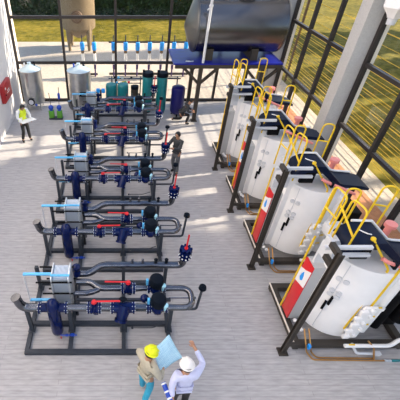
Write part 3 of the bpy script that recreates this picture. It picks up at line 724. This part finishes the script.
def stand(**kw):
    J = dict(pelvis=(0, 0, .93), waist=(0, 0, 1.08), chest=(0, .0, 1.32), neck=(0, .01, 1.48), head=(0, .03, 1.63),
             shl=(-.19, 0, 1.42), shr=(.19, 0, 1.42), ell=(-.25, -.02, 1.14), elr=(.25, -.02, 1.14), wrl=(-.26, .05, .9), wrr=(.26, .05, .9),
             hipl=(-.1, 0, .88), hipr=(.1, 0, .88), knl=(-.11, .03, .5), knr=(.11, .03, .5), anl=(-.12, 0, .09), anr=(.12, 0, .09), toel=(-.14, .14, .05), toer=(.14, .14, .05))
    J.update(kw); return J
# worker by the left wall looking down at a board
person((-4.02, 13.1, 0), math.radians(-140), stand(head=(0, .13, 1.56), neck=(0, .05, 1.45), ell=(-.27, .08, 1.16), elr=(.27, .08, 1.16), wrl=(-.17, .33, 1.08), wrr=(.17, .33, 1.08),
       toel=(-.17, .13, .05), toer=(.2, .1, .05), anr=(.16, -.06, .09), anl=(-.13, .05, .09)),
       'person in yellow hi-vis vest and black trousers by the left wall holding a white board', 'shirtw', 'bcloth', 'bcloth', vest='hivis')
bd = MB(); bd.box((0, 0, 0), (.62, .42, .02), bev=.006)
bmesh.ops.transform(bd.bm, matrix=Matrix.Translation((-3.76, 12.76, 1.12)) @ Matrix.Rotation(math.radians(40), 4, 'Z') @ Matrix.Rotation(math.radians(-8), 4, 'X'), verts=bd.bm.verts)
tag(bd.build('drawing_board', 'paper'), 'white drawing board held by the person in yellow hi-vis vest', 'board')
# dark haired man working on the valve
person((2.0, 10.68, 0), math.radians(130), stand(head=(0, .05, 1.62), chest=(0, .03, 1.32), ell=(-.24, .18, 1.22), elr=(.24, .18, 1.22), wrl=(-.14, .42, 1.3), wrr=(.14, .42, 1.3), anr=(.12, -.1, .09), toer=(.15, .03, .05)),
       'dark-haired person in charcoal shirt standing at a header valve', 'gcloth', 'gtrous', 'bcloth')
# crouching person by the indigo vessel
person((2.86, 14.78, 0), math.radians(-98), dict(pelvis=(0, -.12, .52), waist=(0, -.02, .64), chest=(0, .12, .82), neck=(0, .21, .96), head=(0, .29, 1.08),
       shl=(-.19, .14, .9), shr=(.19, .14, .9), ell=(-.24, .20, .66), elr=(.24, .20, .66), wrl=(-.14, .38, .60), wrr=(.14, .38, .62),
       hipl=(-.11, -.10, .48), hipr=(.11, -.10, .48), knl=(-.15, -.08, .13), knr=(.15, .26, .48), anl=(-.15, -.48, .12), anr=(.15, .16, .09), toel=(-.15, -.44, .05), toer=(.16, .30, .05)),
       'person in dark clothes crouching beside the indigo pressure vessel', 'gcloth', 'bcloth', 'bcloth')
# pair at the front
person((.47, 2.92, 0), math.radians(-52), stand(head=(0, .06, 1.60), ell=(-.31, .06, 1.18), elr=(.31, .04, 1.18), wrl=(-.2, .26, 1.22), wrr=(.20, .22, 1.17), anl=(-.12, .05, .09), anr=(.13, -.12, .09), toer=(.15, .02, .05), toel=(-.15, .19, .05)),
       'person in yellow hard hat, beige jacket and blue trousers reading a plan', 'beige', 'jeans', 'boot', hat='hatyellow')
person((1.12, 2.68, 0), math.radians(4), stand(head=(0, .04, 1.62), elr=(.36, .20, 1.34), wrr=(.24, .42, 1.48), ell=(-.25, -.10, 1.17), wrl=(-.25, -.24, 1.06)),
       'person in white hard hat and lavender shirt raising an arm', 'lav', 'bcloth', 'bcloth', hat='hatwhite')
# blueprint sheet
bm = bmesh.new(); uv = bm.loops.layers.uv.new('uv'); N = 14; grid = []
A, Bq, Cq, D = Vector((.57, 3.16, 1.30)), Vector((.92, 3.47, 1.30)), Vector((1.13, 3.07, 1.22)), Vector((.70, 2.82, 1.20))
for i in range(N + 1):
    row = []
    for j in range(N + 1):
        u, w = i / N, j / N
        p = (A * (1 - u) + Bq * u) * (1 - w) + (D * (1 - u) + Cq * u) * w
        p = p + Vector((0, 0, .012 * math.sin(u * 9 + w * 3) + .012 * math.sin(w * 5 - u * 4)))
        row.append((bm.verts.new(p), (u, w)))
    grid.append(row)
for i in range(N):
    for j in range(N):
        q = [grid[i][j], grid[i + 1][j], grid[i + 1][j + 1], grid[i][j + 1]]
        f = bm.faces.new([k[0] for k in q]); f.smooth = True
        for lp, k in zip(f.loops, q): lp[uv].uv = k[1]
me = bpy.data.meshes.new('plan_sheet'); bm.to_mesh(me); bm.free(); me.materials.append(M['plan'])
ps = bpy.data.objects.new('plan_sheet', me); COL.objects.link(ps); ps.modifiers.new('solid', 'SOLIDIFY').thickness = .002
tag(ps, 'large light blue plan sheet held by the person in the yellow hard hat', 'plan')
rt = thing('plan_tube', (.86, 2.55, .95), 'rolled blue plan tube held by the person in white hard hat', 'tube')
TA, TB = Vector((.745, 2.66, 1.14)), Vector((.885, 2.30, 1.04))
MB().cyl(TA, TB, .045).build('roll', 'blue', rt)
for k in (.02, .35, .62, .92):
    MB().cyl(TA.lerp(TB, k), TA.lerp(TB, k + .07), .048).build('band', 'paper', rt)

# ------------------------------------------------------------------ fence, hedge, trees
fe = thing('wire_fence', (9.62, 12, 0), 'tall yellow wire fence with brown posts outside the right windows', 'fence')
zs = [.18, .36, .47, .66, .80, .98, 1.12, 1.22, 1.42, 1.60, 1.70, 1.92, 2.10, 2.2, 2.42, 2.60, 2.70, 2.86, 3.1, 3.42, 3.8, 4.2]
for k, z in enumerate(zs):
    r = (.011, .019, .010, .014)[k % 4]
    MB().cyl((9.62, -4, z), (9.62, 30, z), r, seg=6).build('wire', 'wire', fe)
for y in (20.1, 3.0, -3.9, 29.9): MB().span((9.56, y - .05, -.02), (9.66, y + .05, 4.5)).build('post', 'rust', fe)

def leafy(mb, n, c, d, size, shell=True):
    c = Vector(c); d = Vector(d)
    for _ in range(n):
        while True:
            p = Vector((random.uniform(-1, 1), random.uniform(-1, 1), random.uniform(-1, 1)))
            if not shell or .4 < p.length < 1: break
        p = c + Vector((p.x * d.x, p.y * d.y, p.z * d.z)); q = Quaternion((random.gauss(0, 1), random.gauss(0, 1), random.gauss(0, 1), random.gauss(0, 1))).normalized()
        s = size * random.uniform(.6, 1.3)
        vs = [mb.bm.verts.new(p + q @ Vector(k) * s) for k in ((-1, 0, 0), (0, -.45, .15), (1, 0, 0), (0, .45, .15))]
        mb.bm.faces.new(vs)
h = MB(); h.span((-22, 36.6, -.03), (12, 38.2, 2.5))
for i in range(9000):
    x = random.uniform(-22, 12); z = random.uniform(0, 2.8); leafy(h, 1, (x, 36.4 + random.uniform(-.25, .2), z), (.1, .1, .1), .22, False)
tag(h.build('hedge', 'leaf', None, False), 'dark green hedge along the far edge of the lawn', 'hedge')


def tree(x, y, z, d, n, size):
    t = thing('shade_tree', (x, y, 0), 'leafy shade tree on the lawn outside the right windows', 'tree', 'shade trees on the right lawn')
    MB().tube([(x, y, -.03), (x + .1, y, z * .5), (x, y + .1, z)], .28, seg=10).build('trunk', 'bark', t)
    m = MB(); leafy(m, n, (x, y, z), d, size); m.build('foliage', 'leaf2', t, False)
tree(28, 9.2, 11.0, (4, 3.5, 6.6), 5200, .5)
tree(31, 1.6, 12.0, (4, 4.2, 6.5), 5200, .5)
tree(31, 17.4, 6.6, (4, 2.9, 3.8), 7000, .95)
tree(33, 23.8, 7.6, (4.5, 2.6, 4.2), 7000, .95)
tree(33, 31.0, 7.6, (4.5, 2.3, 4.2), 7000, .95)
tree(43, 33.0, 22.8, (3, .9, 4.5), 900, .45)
tree(37, 15.5, 21.8, (3, 4.0, 2.6), 2000, .42)
